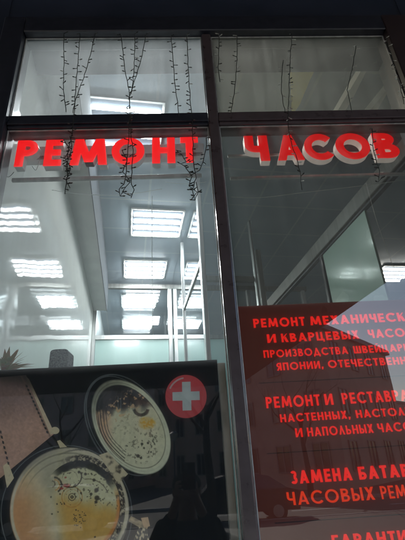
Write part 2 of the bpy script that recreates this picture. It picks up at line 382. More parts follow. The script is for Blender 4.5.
# transoms
t1 = MB(); t1.bbox(W0+.001, WM0+.003, FY0-.006, FY1-.002, TB, TT, .004); t1.bbox(W0+.001, WM0+.003, FY0-.016, FY0-.0061, TB+.012, TB+.030, .003)
t1.build('transom', M['frame'], win)
t2 = MB(); t2.bbox(WM1-.003, W1-.001, FY0-.006, FY1-.002, TB, TT, .004); t2.bbox(WM1-.003, W1-.001, FY0-.016, FY0-.0061, TB+.012, TB+.030, .003)
t2.build('transom', M['frame_maroon'], win)
GY = .013
panes = [(W0, WM0+.004, TT, WT, 'glass_hazy'), (WM1-.004, W1, TT, WT, 'glass_smoky'), (W0, WM0+.004, WB, TB, 'glass'), (WM1-.004, W1, WB, TB, 'glass_dim')]
for x0, x1, z0, z1, g in panes:
    MB().box(x0+.002, x1-.002, GY, GY+.004, z0+.002, z1-.002).build('window_pane', M[g], win)
    b = MB(); k = .006
    b.bbox(x0+.001, x0+k, GY-.008, GY-.001, z0+.001, z1-.001, .0015)
    b.bbox(x1-k, x1-.001, GY-.008, GY-.001, z0+.001, z1-.001, .0015)
    b.bbox(x0+k, x1-k, GY-.008, GY-.001, z1-k, z1-.001, .0015)
    b.bbox(x0+k, x1-k, GY-.008, GY-.001, z0+.001, z0+k, .0015)
    b.build('glazing_bead', M['bead'], win)
MB().bbox(W0-.09, W1+.12, -.09, -.03, WB-.06, WB-.02, .006).build('window_sill', M['alu_dark'], win)

# ------------------------------------------------------------------ lettering made from strokes
def ringpoly(cx, cy, rx, ry, a0, a1, t, n=None):
    n = n or max(6, int(abs(a1-a0)/8)); P = []
    for i in range(n+1): a = radians(a0+(a1-a0)*i/n); P.append((cx+rx*cos(a), cy+ry*sin(a)))
    for i in range(n, -1, -1): a = radians(a0+(a1-a0)*i/n); P.append((cx+(rx-t)*cos(a), cy+(ry-t)*sin(a)))
    return ('ring', P, n)
def R_(x0, y0, x1, y1): return ('poly', [(x0, y0), (x1, y0), (x1, y1), (x0, y1)])
def Q_(*p): return ('poly', list(p))
def glyph(c, t):
    """strokes of one capital, height 1; returns (list, width)"""
    h = t*.92
    def bowl(x0, x1, y0, y1):
        r = (y1-y0)/2
        return [R_(x0, y1-h, x1-r, y1), R_(x0, y0, x1-r, y0+h), ringpoly(x1-r, (y0+y1)/2, r, r, -90, 90, h)]
    if c == 'Р': return [R_(0, 0, t, 1)] + bowl(t, .60, .40, 1), .60
    if c == 'Е': return [R_(0, 0, t, 1), R_(t, 0, .54, h), R_(t, .40, .50, .40+h), R_(t, 1-h, .54, 1)], .54
    if c == 'М': return [Q_((0, 0), (t, 0), (.10+t, 1), (.10, 1)), Q_((.10, 1), (.10+t, 1), (.5+t*.5, .12), (.5-t*.5, .12)), Q_((.90-t, 1), (.90, 1), (.5+t*.5, .12), (.5-t*.5, .12)), Q_((1-t, 0), (1, 0), (.90, 1), (.90-t, 1))], 1.0
    if c == 'О': return [ringpoly(.5, .5, .5, .52, 0, 360, t, 40)], 1.0
    if c == 'С': return [ringpoly(.5, .5, .5, .52, 42, 318, t, 32)], .87
    if c == 'Н': return [R_(0, 0, t, 1), R_(t, .5-h/2, .68-t, .5+h/2), R_(.68-t, 0, .68, 1)], .68
    if c == 'Т': return [R_(0, 1-h, .56, 1), R_(.28-t/2, 0, .28+t/2, 1-h)], .56
    if c == 'Ч': return [R_(.60-t, 0, .60, 1), Q_((0, .62), (t, .62), (t, 1), (0, 1)), ringpoly(.26, .62, .26, .27, 180, 270, t), R_(.26, .35, .60-t, .35+t)], .60
    if c == 'А': return [Q_((0, 0), (t*1.08, 0), (.40+t*.5, 1), (.40-t*.5, 1)), Q_((.80-t*1.08, 0), (.80, 0), (.40+t*.5, 1), (.40-t*.5, 1)), R_(.16, .20, .64, .20+h*.9)], .80
    if c == 'В': return [R_(0, 0, t, 1)] + bowl(t, .56, .50, 1) + bowl(t, .62, 0, .50+h*.3), .62
    if c == 'Б': return [R_(0, 0, t, 1), R_(t, 1-h, .54, 1)] + bowl(t, .62, 0, .58), .62
    if c == 'Ь': return [R_(0, 0, t, 1)] + bowl(t, .60, 0, .58), .60
    if c == 'Ы': return [R_(0, 0, t, 1)] + bowl(t, .56, 0, .58) + [R_(.66, 0, .66+t, 1)], .66+t
    if c == 'З': return [ringpoly(.25, .74, .26, .27, -90, 150, h), ringpoly(.25, .28, .29, .29, -150, 90, h)], .54
    if c == 'И': return [R_(0, 0, t, 1), Q_((t, 0), (t, t*1.5), (.70-t, 1), (.70-t, 1-t*1.5)), R_(.70-t, 0, .70, 1)], .70
    if c == 'Й': g, w_ = glyph('И', t); return g + [ringpoly(.35, 1.24, .15, .14, 190, 350, t*.6)], w_
    if c == 'К': return [R_(0, 0, t, 1), Q_((t, .38), (t, .38+t*1.3), (.58-t*.2, 1), (.60, 1), (.60, .98)), Q_((.24, .50), (.24+t*1.1, .62), (.66, 0), (.66-t*1.2, 0))], .66
    if c == 'Л': return [Q_((0, 0), (t, 0), (.34+t*.6, 1), (.34-t*.3, 1)), Q_((.68-t, 0), (.68, 0), (.34+t*.3, 1), (.34-t*.6, 1))], .68
    if c == 'Д': return [Q_((.08, h), (.08+t, h), (.42+t*.5, 1), (.42-t*.4, 1)), Q_((.76-t, h), (.76, h), (.42+t*.4, 1), (.42-t*.5, 1)), R_(0, 0, .84, h), R_(0, -.16, t*.8, 0), R_(.84-t*.8, -.16, .84, 0)], .84
    if c == 'Ц': return [R_(0, 0, t, 1), R_(t, 0, .62-t, h), R_(.62-t, 0, .62, 1), R_(.62, 0, .62+t*.7, h), R_(.62+t*.1, -.16, .62+t*.7, 0)], .62+t*.7
    if c == 'Ш': return [R_(0, 0, t, 1), R_(t, 0, .45-t/2, h), R_(.45-t/2, 0, .45+t/2, 1), R_(.45+t/2, 0, .9-t, h), R_(.9-t, 0, .9, 1)], .9
    if c == 'Х': return [Q_((0, 0), (t*1.2, 0), (.66, 1), (.66-t*1.2, 1)), Q_((.66-t*1.2, 0), (.66, 0), (t*1.2, 1), (0, 1))], .66
    if c == 'П': return [R_(0, 0, t, 1), R_(t, 1-h, .66-t, 1), R_(.66-t, 0, .66, 1)], .66
    if c == 'Г': return [R_(0, 0, t, 1), R_(t, 1-h, .5, 1)], .5
    if c == 'Я': return [R_(.58-t, 0, .58, 1), R_(.28, 1-h, .58-t, 1), R_(.28, .42, .58-t, .42+h), ringpoly(.29, .71, .29, .29, 90, 270, h), Q_((0, 0), (t*1.2, 0), (.36+t*.5, .42), (.36-t*.7, .42))], .58
    if c == ',': return [Q_((0, -.14), (t*.6, -.14), (t*1.2, t*1.1), (0, t*1.1))], t*1.2
    return [], .34
def add_strokes(mb, strokes, X, Z, sx, sz, yf, yb, shear=0.0):
    """strokes as solids between y=yf (front) and y=yb; each 0.12 mm behind the one before"""
    for i, s in enumerate(strokes):
        P = [(X+x*sx+shear*y*sz, Z+y*sz) for x, y in s[1]]; y0 = yf+i*.00012; y1 = yb+i*.00012
        if s[0] == 'poly': mb.prism(P, y0, y1)
        else:
            n = s[2]; m = 2*n+1
            V_ = [(x, y0, z) for x, z in P]+[(x, y1, z) for x, z in P]; N = len(P); F = []
            for k in range(n):
                F.append((k, k+1, m-k-1, m-k)); F.append((N+k+1, N+k, N+m-k, N+m-k-1))
                F.append((k, N+k, N+k+1, k+1)); F.append((m-k-1, N+m-k-1, N+m-k, m-k))
            F.append((0, m, N+m, N)); F.append((n, N+n, N+n+1, n+1))
            mb.add(V_, F)

# big red channel letters on rails inside the glass
big = [('Р', -.663, -.577), ('Е', -.547, -.477), ('М', -.441, -.290), ('О', -.273, -.137), ('Н', -.105, -.009), ('Т', .014, .090),
       ('Ч', .288, .388), ('А', .421, .535), ('С', .543, .663), ('О', .680, .829), ('В', .849, .953)]
RUS = {'Р': 'R-like Cyrillic Er', 'Е': 'Ie', 'М': 'Em', 'О': 'O', 'Н': 'En', 'Т': 'Te', 'Ч': 'Che', 'А': 'A', 'С': 'Es', 'В': 'Ve'}
pos = ['red letter Р, first of the word above the left pane', 'red letter Е between Р and М', 'red letter М in the middle of the left word', 'round red letter О in the word on the left',
       'red letter Н between О and Т', 'red letter Т ending the left word beside the mullion', 'red letter Ч starting the right word, with white sides', 'red letter А second in the right word',
       'red letter С between А and О on the right', 'round red letter О in the right word, white sides showing', 'red letter В ending the right word at the frame']
LZ0, LZ1 = 1.130+ZC, 1.266+ZC
for (c, x0, x1), lb in zip(big, pos):
    t_ = thing('sign_letter', ((x0+x1)/2, .07, LZ0), lb, 'letter', 'red illuminated channel letters inside the window')
    st, wd = glyph(c, .235); sx = (x1-x0)/wd
    lf = x0 > .2
    f = MB(); add_strokes(f, st, x0, LZ0, sx, LZ1-LZ0, .036, .040); f.build('face', M['red_face'], t_)
    b = MB(); st2, _ = glyph(c, .225); add_strokes(b, st2, x0+.0008, LZ0+.0006, sx, (LZ1-LZ0)*.995, .0415, .072)
    b.build('body', M['side_white'] if lf else M['white_plastic'], t_)
def rail(x0, x1, z, lb, mat, hgt=.014):
    MB().bbox(x0, x1, .088, .100, z-hgt/2, z+hgt/2, .002).build('letter_rail', mat, label=lb, category='rail')
rail(-.688, .10, 1.105+ZC, 'grey lower rail under the left word of red letters', M['alu_dark'], .018)
rail(-.69, .11, 1.222+ZC, 'grey upper rail behind the left word of red letters', M['alu_dark'], .014)
rail(.22, .98, 1.085+ZC, 'pale lower rail under the right word of red letters', M['alu'], .014)
rail(.22, .98, 1.205+ZC, 'pale upper rail behind the right word of red letters', M['alu'], .014)
MB().bbox(-.695, .12, .12, .16, 1.235+ZC, 1.310+ZC, .004).build('glare_bar', M['white_plastic'], label='long white bar imitating lamp glare above the left word of letters', category='glare bar')  # white bar added, its colour imitates the glare of the nearest lamp

# thin cords across the panes
def cord(pts, r, lb, mat='cord', cat='cord'):
    P = [Vector(p) for p in pts]; Q = []
    for i in range(len(P)-1):
        for k in range(8):
            f = k/8; a = P[max(i-1, 0)]; b = P[i]; c = P[i+1]; d = P[min(i+2, len(P)-1)]
            Q.append(.5*((2*b)+(c-a)*f+(2*a-5*b+4*c-d)*f*f+(3*b-a-3*c+d)*f**3))
    Q.append(P[-1])
    return MB().tube(Q, r, 6).build('cord', M[mat], smooth=True, label=lb, category=cat)
cord([at(0, 172, .11), at(8, 177, .11), at(14, 172, .11)], .0013, 'short dark cable end at the left end of the rail', 'wire', 'cable')
cord([at(52, 190, .11), at(80, 194, .11), at(120, 195, .11), at(162, 189, .11)], .0011, 'pale cord sagging across the left pane under the letters')
cord([at(165, 182, .11), at(185, 184, .11), at(206, 182, .11)], .0009, 'short pale cord beside the mullion under the letter Т')
cord([at(231, 197, .11), at(262, 197.5, .11), at(300, 193, .11), at(360, 186, .11), at(405, 180, .11)], .0011, 'pale cord crossing the right pane under the letters')
cord([at(152, 196, .3), at(152, 260, .3), at(153, 335, .3)], .0011, 'thin pale cord hanging straight down in the left pane')
cord([at(366, 183, .3), at(378, 225, .3), at(394, 268, .3)], .0010, 'thin pale cord hanging in front of the green glass on the right')
cord([at(32, 166, .075), at(36, 170, .08), at(40, 160, .08), at(43, 156, .085), at(45, 163, .09)], .001, 'loose grey lamp lead between letters Р and Е', 'wire', 'cable')

# ------------------------------------------------------------------ christmas light strings hanging outside, unlit
def garland(px, lb, Y=-.045, step=.028, clear=.04, side=1.0):
    P = [at(x, y, Y) for x, y in px]
    t = thing('light_string', P[-1], lb, 'light string', 'unlit strings of christmas lights hanging in front of the window')
    Q = []
    for i in range(len(P)-1):
        n = max(2, int((P[i+1]-P[i]).length/.018))
        for k in range(n):
            q = P[i].lerp(P[i+1], k/n); j = .0016
            Q.append(q+Vector((random.uniform(-j, j), random.uniform(-j, j), 0)))
    Q.append(P[-1])
    MB().tube(Q, .0016, 6).build('wire', M['wire'], t, smooth=True)
    d = .012; L = 0
    for i in range(len(Q)-1):
        L += (Q[i+1]-Q[i]).length
        if L > d:
            d += step*random.uniform(.35, 2.0); s = random.choice((-1, 1)); an = random.uniform(-.9, .7)
            e = Vector((s*cos(an), random.uniform(-.5, .2), -sin(abs(an))*random.choice((-.6, 1)))).normalized()
            p = Q[i]; q = p+e*random.uniform(.005, .014)
            b = MB().tube([p, q], [.0014, .0016], 5); b.tube([q, q+e*.006, q+e*.0085], [.0024, .0022, .0006], 6)
            b.build('bulb', M['bulb_clear'] if random.random() < clear else M['bulb'], t)
    return t
G = garland
G([(64, 34), (64, 60), (63.5, 90), (66, 112)], 'light string leftmost in the top left pane')
G([(80, 34), (78, 60), (75.5, 90), (74, 114), (72, 134), (68, 152), (67, 175), (65, 194)], 'light string ending in the letters Е and М')
G([(95, 34), (89, 60), (83, 80), (75, 101), (73, 113)], 'slanting light string third from the left in the top left pane')
G([(70, 136), (72, 146), (69, 158), (66, 165), (68, 177)], 'short doubled light string beside the letter Е', step=.02)
G([(121, 34), (123, 52), (125, 72), (129, 90), (130, 104), (129, 122), (129, 140), (127, 158), (126, 176), (124, 184), (119, 189), (120, 196), (124, 190)], 'light string looping below the letter О')
G([(135, 34), (134.5, 60), (133, 84), (129, 98), (131, 116), (131, 136), (133, 150), (132, 172), (131, 184), (134, 190), (131, 198)], 'light string in the middle of the left window, over the letter О')
G([(146, 34), (142, 56), (136, 76), (131, 94)], 'short slanting light string meeting its neighbour above the letter О')
G([(171, 36), (173, 62), (175, 86), (178, 106), (179, 116)], 'light string over the right part of the top left pane')
G([(187, 34), (188, 64), (190, 96), (192, 120), (193, 142), (193, 160), (196, 178), (192, 190), (195, 200), (198, 192), (196, 182)], 'light string looping beside the letter Т')
G([(64, 140), (70, 150), (65, 158), (71, 168), (66, 180), (70, 188)], 'tangled light string crossing the letters Е and М', step=.02)
G([(122, 150), (127, 160), (123, 172), (130, 182), (122, 192), (131, 196)], 'tangled light string looped around its neighbours under the letter О', step=.02)
G([(186, 168), (192, 176), (189, 186), (197, 192), (191, 200)], 'knotted light string end below the letter Т', step=.02)
G([(176, 150), (182, 155), (186, 162), (181, 164), (187, 168)], 'tangled short light string left of the letter Т', step=.02)
G([(206, 138), (206, 150), (203, 162), (200, 170), (190, 176)], 'tangled light string between the letter Т and the mullion', step=.025)
G([(219, 34), (219, 52), (218, 70), (220, 82)], 'short light string leftmost in the top right pane', clear=.5)
G([(237, 36), (237, 60), (235, 88), (231, 114)], 'light string left of centre in the top right pane', clear=.2)
G([(292, 34), (290, 62), (289, 92), (288, 120), (289, 134), (292, 146), (297, 158), (300, 172), (302, 190)], 'light string hanging over the letter А', clear=.45, step=.022)
G([(283, 60), (281, 90), (285, 112)], 'faint short light string in the middle of the top right pane', clear=.9, step=.04)
G([(356, 46), (352, 70), (347, 90), (352, 112)], 'faint light string right of centre in the top right pane', clear=.9, step=.05)
G([(372, 128), (373, 146), (376, 160), (380, 172), (378, 182), (383, 176)], 'light string hanging over the letter В', step=.022, clear=.2)
G([(386, 38), (393, 60), (399, 82), (404, 104)], 'light string along the right window frame', clear=.6, step=.03)

# ------------------------------------------------------------------ poster with the watch print
PY = .024
ps = thing('watch_poster', ((W0+.104)/2, PY, WB+.01), 'black poster with a printed open pocket watch and a Swiss cross badge', 'poster')
SW = .1
tl = at(0, 367.5, PY); tr_ = at(217.8, 358.5, PY)
PZ = .304+ZC
MB().bbox(W0+.003, .1045, PY, PY+.006, WB+.01, PZ, .001).build('board', pbr('poster_black', (.005, .006, .009), (.003, .004, .006), rough=.6, scale=4, spec=.2), ps)
def layer(k): return PY-.0004*k
def ppoly(name, pts, k, mat, parent=None, smoothpts=False):
    Y = layer(k); P = [at(x, y, Y) for x, y in pts]
    P = [Vector((min(max(p.x, W0+.004), .1035), p.y, max(min(p.z, PZ-.001), WB+.012))) for p in P]
    return MB().prism([(p.x, p.z) for p in P], Y, Y+.0003).build(name, mat, parent or ps)
def el(cx, cy, a, b, rot=0, n=64, a0=0, a1=360):
    r = radians(rot); out = []
    full = (a1-a0) >= 360
    for i in range(n if full else n+1):
        t = radians(a0+(a1-a0)*i/n); x, y = a*cos(t), b*sin(t)
        out.append((cx+x*cos(r)-y*sin(r), cy+x*sin(r)+y*cos(r)))
    return out
def pring(mb, e1, e2, k):
    """flat band between two outlines with the same number of points"""
    Y = layer(k); n = len(e1); base = len(mb.v)
    for e in (e1, e2):
        for x, y in e:
            p = at(x, y, Y); mb.v.append(Vector((min(max(p.x, W0+.004), .1035), Y, max(min(p.z, PZ-.001), WB+.012))))
    for i in range(n): j = (i+1) % n; mb.f.append((base+i, base+j, base+n+j, base+n+i))
    return mb
def pm(name, c, c2, scale=20, rough=.45, **k): return pbr('print_'+name, c, c2, rough=rough, scale=scale, coat=.2, **k)
P_LEATHER = pm('leather', (0.380, 0.257, 0.199), (0.285, 0.190, 0.152), 25, cpos=(.2, .8))
P_EDGE = pm('edge', (0.750, 0.722, 0.608), (0.570, 0.513, 0.437), 60)
P_BLACK = pm('black', (.012, .012, .012), (.02, .02, .02))
P_CASE = pm('case', (0.570, 0.522, 0.418), (0.361, 0.314, 0.247), 9, cpos=(.25, .75))
P_CASE2 = pm('case_inner', (0.399, 0.361, 0.294), (0.285, 0.247, 0.199), 12, cpos=(.2, .8))
P_SILVER = pm('silver', (0.627, 0.646, 0.532), (0.342, 0.342, 0.266), 26, cpos=(.35, .6))
P_GOLD = pm('gold', (0.684, 0.456, 0.142), (0.456, 0.304, 0.095), 22)
P_ORANGE = pm('copper', (0.646, 0.266, 0.076), (0.475, 0.190, 0.057), 30)
P_LID = pm('lid', (0.684, 0.703, 0.589), (0.418, 0.418, 0.342), 30, cpos=(.3, .62))
P_GLASS = pm('glassring', (.14, .15, .145), (.06, .065, .065), 20)
P_SPECK = pm('speckle', (.30, .28, .23), (.02, .018, .015), 140, cpos=(.46, .54))
P_RED = pm('ruby', (0.456, 0.057, 0.076), (0.342, 0.038, 0.057))

from mathutils import noise as NZ
def arcband(mb, cx, cy, a, b, rot, a0, a1, wd, k):
    e1 = el(cx, cy, a, b, rot, 24, a0, a1); e2 = el(cx, cy, a-wd, b-wd, rot, 24, a0, a1); Y = layer(k); n = len(e1); base = len(mb.v)
    for e in (e1, e2):
        for x, y in e: p = at(x, y, Y); mb.v.append(Vector((min(max(p.x, W0+.004), .1035), Y, max(min(p.z, PZ-.001), WB+.012))))
    for i in range(n-1): mb.f.append((base+i, base+i+1, base+n+i+1, base+n+i))
def nz(x, y, sc, sd=0): return NZ.noise(Vector((x*sc+sd*17.3, y*sc-sd*9.1, sd*3.7)))
def sst(a, b, x):
    t = min(1, max(0, (x-a)/(b-a))); return t*t*(3-2*t)
def mixc(a, b, t): return tuple(a[i]+(b[i]-a[i])*t for i in range(3))
def mul(a, k): return tuple(v*k for v in a)
INK = newmat('printed_ink')
def _ink():
    m, t, out = INK; L = t.links.new; p = t.nodes.new('ShaderNodeBsdfPrincipled'); L(p.outputs[0], out.inputs[0])
    a = t.nodes.new('ShaderNodeAttribute'); a.attribute_name = 'print'
    n = t.nodes.new('ShaderNodeTexNoise'); n.inputs['Scale'].default_value = 90; n.inputs['Detail'].default_value = 3
    tc = t.nodes.new('ShaderNodeTexCoord'); L(tc.outputs['Object'], n.inputs['Vector'])
    mr = t.nodes.new('ShaderNodeMapRange'); mr.inputs['To Min'].default_value = .8; mr.inputs['To Max'].default_value = 1.2; L(n.outputs['Fac'], mr.inputs['Value'])
    vm = t.nodes.new('ShaderNodeVectorMath'); vm.operation = 'SCALE'; L(a.outputs['Color'], vm.inputs[0]); L(mr.outputs[0], vm.inputs['Scale'])
    L(vm.outputs[0], p.inputs['Base Color']); p.inputs['Roughness'].default_value = .4; p.inputs['Coat Weight'].default_value = .2
_ink(); INKM = INK[0]
def lin(v): v = max(0, v)/255; return v/12.92 if v <= .04045 else ((v+.055)/1.055)**2.4
INKGAIN = 2.5
def painted(name, verts, faces, k, f, parent):
    """flat printed sheet whose ink colours come from the picture function f(x, y)"""
    Y = layer(k); P = [at(x, y, Y) for x, y in verts]
    P = [Vector((min(max(p.x, W0+.004), .1035), Y, max(min(p.z, PZ-.001), WB+.012))) for p in P]
    mb = MB(); mb.v = P; mb.f = faces; o = mb.build(name, INKM, parent)
    at_ = o.data.color_attributes.new('print', 'FLOAT_COLOR', 'POINT')
    for i, (x, y) in enumerate(verts):
        c = f(x, y); q = [lin(c[0])*INKGAIN*1.08, lin(c[1])*INKGAIN*.95, lin(c[2])*INKGAIN*.86]; k_ = min(1, .85/max(max(q), 1e-6)); at_.data[i].color = (q[0]*k_, q[1]*k_, q[2]*k_, 1)
    return o
def disc(cx, cy, a, b, rot=0, nr=60, na=200):
    r = radians(rot); V_ = []; F = []
    for i in range(nr+1):
        q = max(i/nr, .004)
        for j in range(na):
            t = 2*pi*j/na; x, y = a*q*cos(t), b*q*sin(t); V_.append((cx+x*cos(r)-y*sin(r), cy+x*sin(r)+y*cos(r)))
    for i in range(nr):
        for j in range(na): k = (j+1) % na; F.append((i*na+j, i*na+k, (i+1)*na+k, (i+1)*na+j))
    F.append(tuple(range(na-1, -1, -1)))
    return V_, F
def gridquad(c, nu, nv):
    V_ = []; F = []
    for j in range(nv+1):
        for i in range(nu+1):
            u, v = i/nu, j/nv
            V_.append(tuple((c[0][q]*(1-u)+c[1][q]*u)*(1-v)+(c[3][q]*(1-u)+c[2][q]*u)*v for q in (0, 1)))
    for j in range(nv):
        for i in range(nu): a = j*(nu+1)+i; F.append((a, a+1, a+nu+2, a+nu+1))
    return V_, F
# strap
def f_strap(x, y):
    c = mixc((84, 68, 66), (136, 108, 94), sst(385, 440, y+.3*x)); c = mul(c, .35+.65*sst(373, 390, y-.1*x))
    c = mul(c, 1+.10*nz(x, y, .5, 1)+.08*nz(x, y, 1.6, 2))
    e = (x-24)-(y-376)*.475            # distance from the right-hand edge
    c = mixc(c, (60, 46, 40), .6*sst(-4.5, -2.5, e)*(1-sst(-2.5, -1.5, e)))
    return c
V_, F = gridquad([(-7, 378), (26, 375), (54, 434), (-7, 484)], 50, 60)
strap = painted('printed_strap', V_, F, 1, f_strap, ps)
V_, F = gridquad([(25.5, 376), (29, 379), (54.5, 433), (50.5, 435)], 4, 60)
painted('strap_edge', V_, F, 3, lambda x, y: mul((170, 155, 132), .25+.75*sst(378, 408, y)*(1+.2*nz(x, y, .8, 5))), strap)
ed = MB()
for i in range(13):
    f = i/12.5; x = 26.5+f*21.5; y = 386+f*48
    p = [(x-1, y-1.6), (x+1.1, y-.6), (x+1.3, y+1.7), (x-.8, y+.8)]; Q = [at(a, b, layer(4)) for a, b in p]
    ed.prism([(q.x, q.z) for q in Q], layer(4), layer(4)+.0002)
for i in range(7):
    x = 0.3+i*1.3; y = 432+i*5.2
    p = [(x-.9, y-1.8), (x+1.1, y-1), (x+1.3, y+1.8), (x-.7, y+1)]; Q = [at(a, b, layer(4)) for a, b in p]
    ed.prism([(max(q.x, W0+.004), q.z) for q in Q], layer(4), layer(4)+.0002)
ed.build('stitching', P_BLACK, strap)
# watch case with its movement
CX, CY = 69.5, 511
def f_case(x, y):
    dx, dy = (x-CX)/60, (y-CY)/64; r = hypot(dx, dy); th = atan2(dy, dx)
    c = mixc((150, 146, 122), (200, 150, 102), sst(56, 14, x-.25*(y-500))); c = mixc(c, (172, 168, 144), sst(.0, -.8, dy)*.7)
    c = mul(c, 1+.13*cos(2*th+.6)+.05*cos(5*th+1)+.04*nz(x, y, .08, 3)+.03*nz(r*40, th*2, 1, 4))
    c = mul(c, 1-.35*(1-sst(0, .02, abs(r-.80)))*.6-.30*(1-sst(0, .02, abs(r-.905))))
    if r > .925:
        k = sst(.925, .95, r)*(1-sst(.975, 1.0, r)); c = mixc(c, mul((222, 214, 188), .80+.26*cos(2*th+1.2)), k); c = mul(c, 1-.75*sst(.975, 1.0, r))
    ex, ey = (x-80)/40.5, (y-507)/46.5; re = hypot(ex, ey); te = math.degrees(atan2(ey, ex))
    side = sst(-125, -85, te)*(1-sst(62, 88, te))
    if .95 < re < 1.24 and side > 0:
        band = sst(.96, 1.0, re)*(1-sst(1.10, 1.14, re))*side
        kn = .6*nz(te*.30, re*14, 1, 6)+.5*nz(x, y, .8, 7)-.05; kc = (26, 23, 19) if kn < .02 else mixc((110, 102, 84), (188, 180, 152), sst(.02, .5, kn))
        c = mixc(c, kc, band)
    if abs(re-1.235) < .02 and side > 0: c = mul(c, 1-.5*side)
    return mul(c, .95)
def f_case0(x, y):
    dx, dy = (x-CX)/60, (y-CY)/64; th = atan2(dy, dx); r = hypot(dx, dy)
    c = mixc((150, 146, 122), (200, 150, 102), sst(56, 14, x-.25*(y-500))); c = mixc(c, (172, 168, 144), sst(.0, -.8, dy)*.7)
    return mul(c, .95*(1+.13*cos(2*th+.6)+.05*cos(5*th+1)+.04*nz(x, y, .08, 3)+.03*nz(r*40, th*2, 1, 4)))
def f_mov(x, y):
    ex, ey = (x-80)/40.5, (y-507)/46.5; re = hypot(ex, ey); te = math.degrees(atan2(ey, ex))
    sil = mul((168, 168, 138), 1+.16*nz(x, y, .16, 11)+.12*nz(x, y, .5, 12)); gold = mul((186, 150, 74), 1+.14*nz(x, y, .10, 13)+.07*nz(x, y, .6, 14))
    gm = sst(492, 512, y-.25*(x-80)+5*nz(x, y, .09, 15)); c = mixc(sil, gold, gm)
    c = mixc(c, f_case0(x, y), sst(66, 50, x+.15*(500-y)))
    def arc(c, ax, ay, r0, w_, a0, a1, k, col=(38, 30, 22)):
        d = hypot(x-ax, y-ay); t = math.degrees(atan2(y-ay, x-ax))
        if a0 <= t <= a1: c = mixc(c, col, k*(1-sst(w_*.5, w_, abs(d-r0))))
        return c
    c = arc(c, 72, 497, 10.2, .8, -180, 180, .55, (110, 70, 25)); c = arc(c, 72, 497, 7.6, .5, -180, 180, .4, (110, 70, 25)); c = arc(c, 72, 497, 3.4, .7, -180, 180, .75); c = arc(c, 72, 497, 1.1, .9, -180, 180, .9)
    c = arc(c, 54, 485, 9.5, 1.1, -110, 70, .8, (190, 180, 150)); c = arc(c, 54, 485, 7.6, 1.2, -90, 60, .9); c = arc(c, 54, 485, 5.4, .7, -90, 80, .7, (150, 90, 30)); c = arc(c, 52, 484, 3.0, .9, -90, 80, .6)
    c = arc(c, 70, 476, 11.5, .9, -20, 140, .85); c = arc(c, 70, 478, 7.5, .5, -180, 0, .35)
    c = arc(c, 88, 500, 21, .7, -100, -20, .6); c = arc(c, 88, 515, 17, .5, -60, 60, .3, (120, 84, 30)); c = arc(c, 79, 519, 10.5, .5, -180, 180, .22, (120, 84, 30))
    for qx, qy, q in MOVDOTS:
        d = hypot(x-qx, y-qy)
        if d < q*1.6: c = mixc(c, (30, 24, 18), .9*(1-sst(q*.7, q*1.4, d)))
    for qx, qy, qa, qb in ((66.5, 485.5, 4.0, 1.8), (61.5, 488.5, 2.2, 1.2), (65.6, 477.5, 1.2, .9)):
        d = hypot((x-qx)/qa, (y-qy)/qb)
        if d < 1.5: c = mixc(c, (110, 26, 22), .9*(1-sst(.6, 1.3, d)))
    sh = sst(-140, -118, te)*(1-sst(-48, -15, te)); c = mixc(c, (20, 19, 17), sh*sst(.82, .88, re+.03*nz(x, y, .3, 18)))
    rt = sst(-30, -5, te)*(1-sst(45, 75, te)); c = mixc(c, (176, 108, 40), rt*sst(.88, .94, re)*.8); c = mixc(c, (60, 40, 22), rt*sst(.96, .99, re)*.8)
    cl = nz(x, y, .42, 21)*sst(60, 70, x)*(1-gm*.7); c = mixc(c, (48, 42, 32), .7*sst(.30, .45, cl))
    return c
_r = random.Random(4)
MOVDOTS = [(64, 471, 1.2), (79, 472, 1.3), (85.5, 474, 1.4), (94, 480, 1.5), (96.5, 490, 2.1), (91, 494, 1.4), (97, 498, 2.4), (96, 502, 1.5), (52, 514, .9), (57, 504, .8), (58, 512, .7), (51, 497, .8), (81, 493, 1), (76, 510, .8), (95, 537, 1.0), (60, 494, .9)]
MOVDOTS += [(79+8*cos(a)*q, 519+9*sin(a)*q, .55) for a, q in [(_r.uniform(0, 6.28), sqrt(_r.random())) for _ in range(34)]]
MOVDOTS += [(_r.uniform(58, 108), _r.uniform(472, 505), _r.choice((.4, .5, .7))) for _ in range(40)]
V_, F = disc(CX, CY, 60, 64, 0, 110, 300)
case = painted('printed_watch_case', V_, F, 3, f_case, ps)
V_, F = disc(80, 507, 40.5, 46.5, 0, 100, 280)
painted('movement', V_, F, 4, f_mov, case)
m_ = MB(); pring(m_, el(CX-3, CY+3, 66, 69), el(CX-3, CY+3, 65, 68), 1); m_.build('outer_rim', P_GLASS, case)
def lugf(x, y): return mul((176, 166, 138), 1+.35*nz(x, y, .35, 9))
V_, F = gridquad([(3, 466), (8, 462), (14, 478), (7, 488)], 14, 14); painted('lug', V_, F, 4, lugf, case)
V_, F = disc(55, 430.5, 4.4, 3.6, 0, 10, 24); painted('lug', V_, F, 4, lugf, case)
V_, F = gridquad([(57, 441), (60, 440), (70, 450), (61, 450)], 14, 14); painted('lug', V_, F, 2, lugf, case)
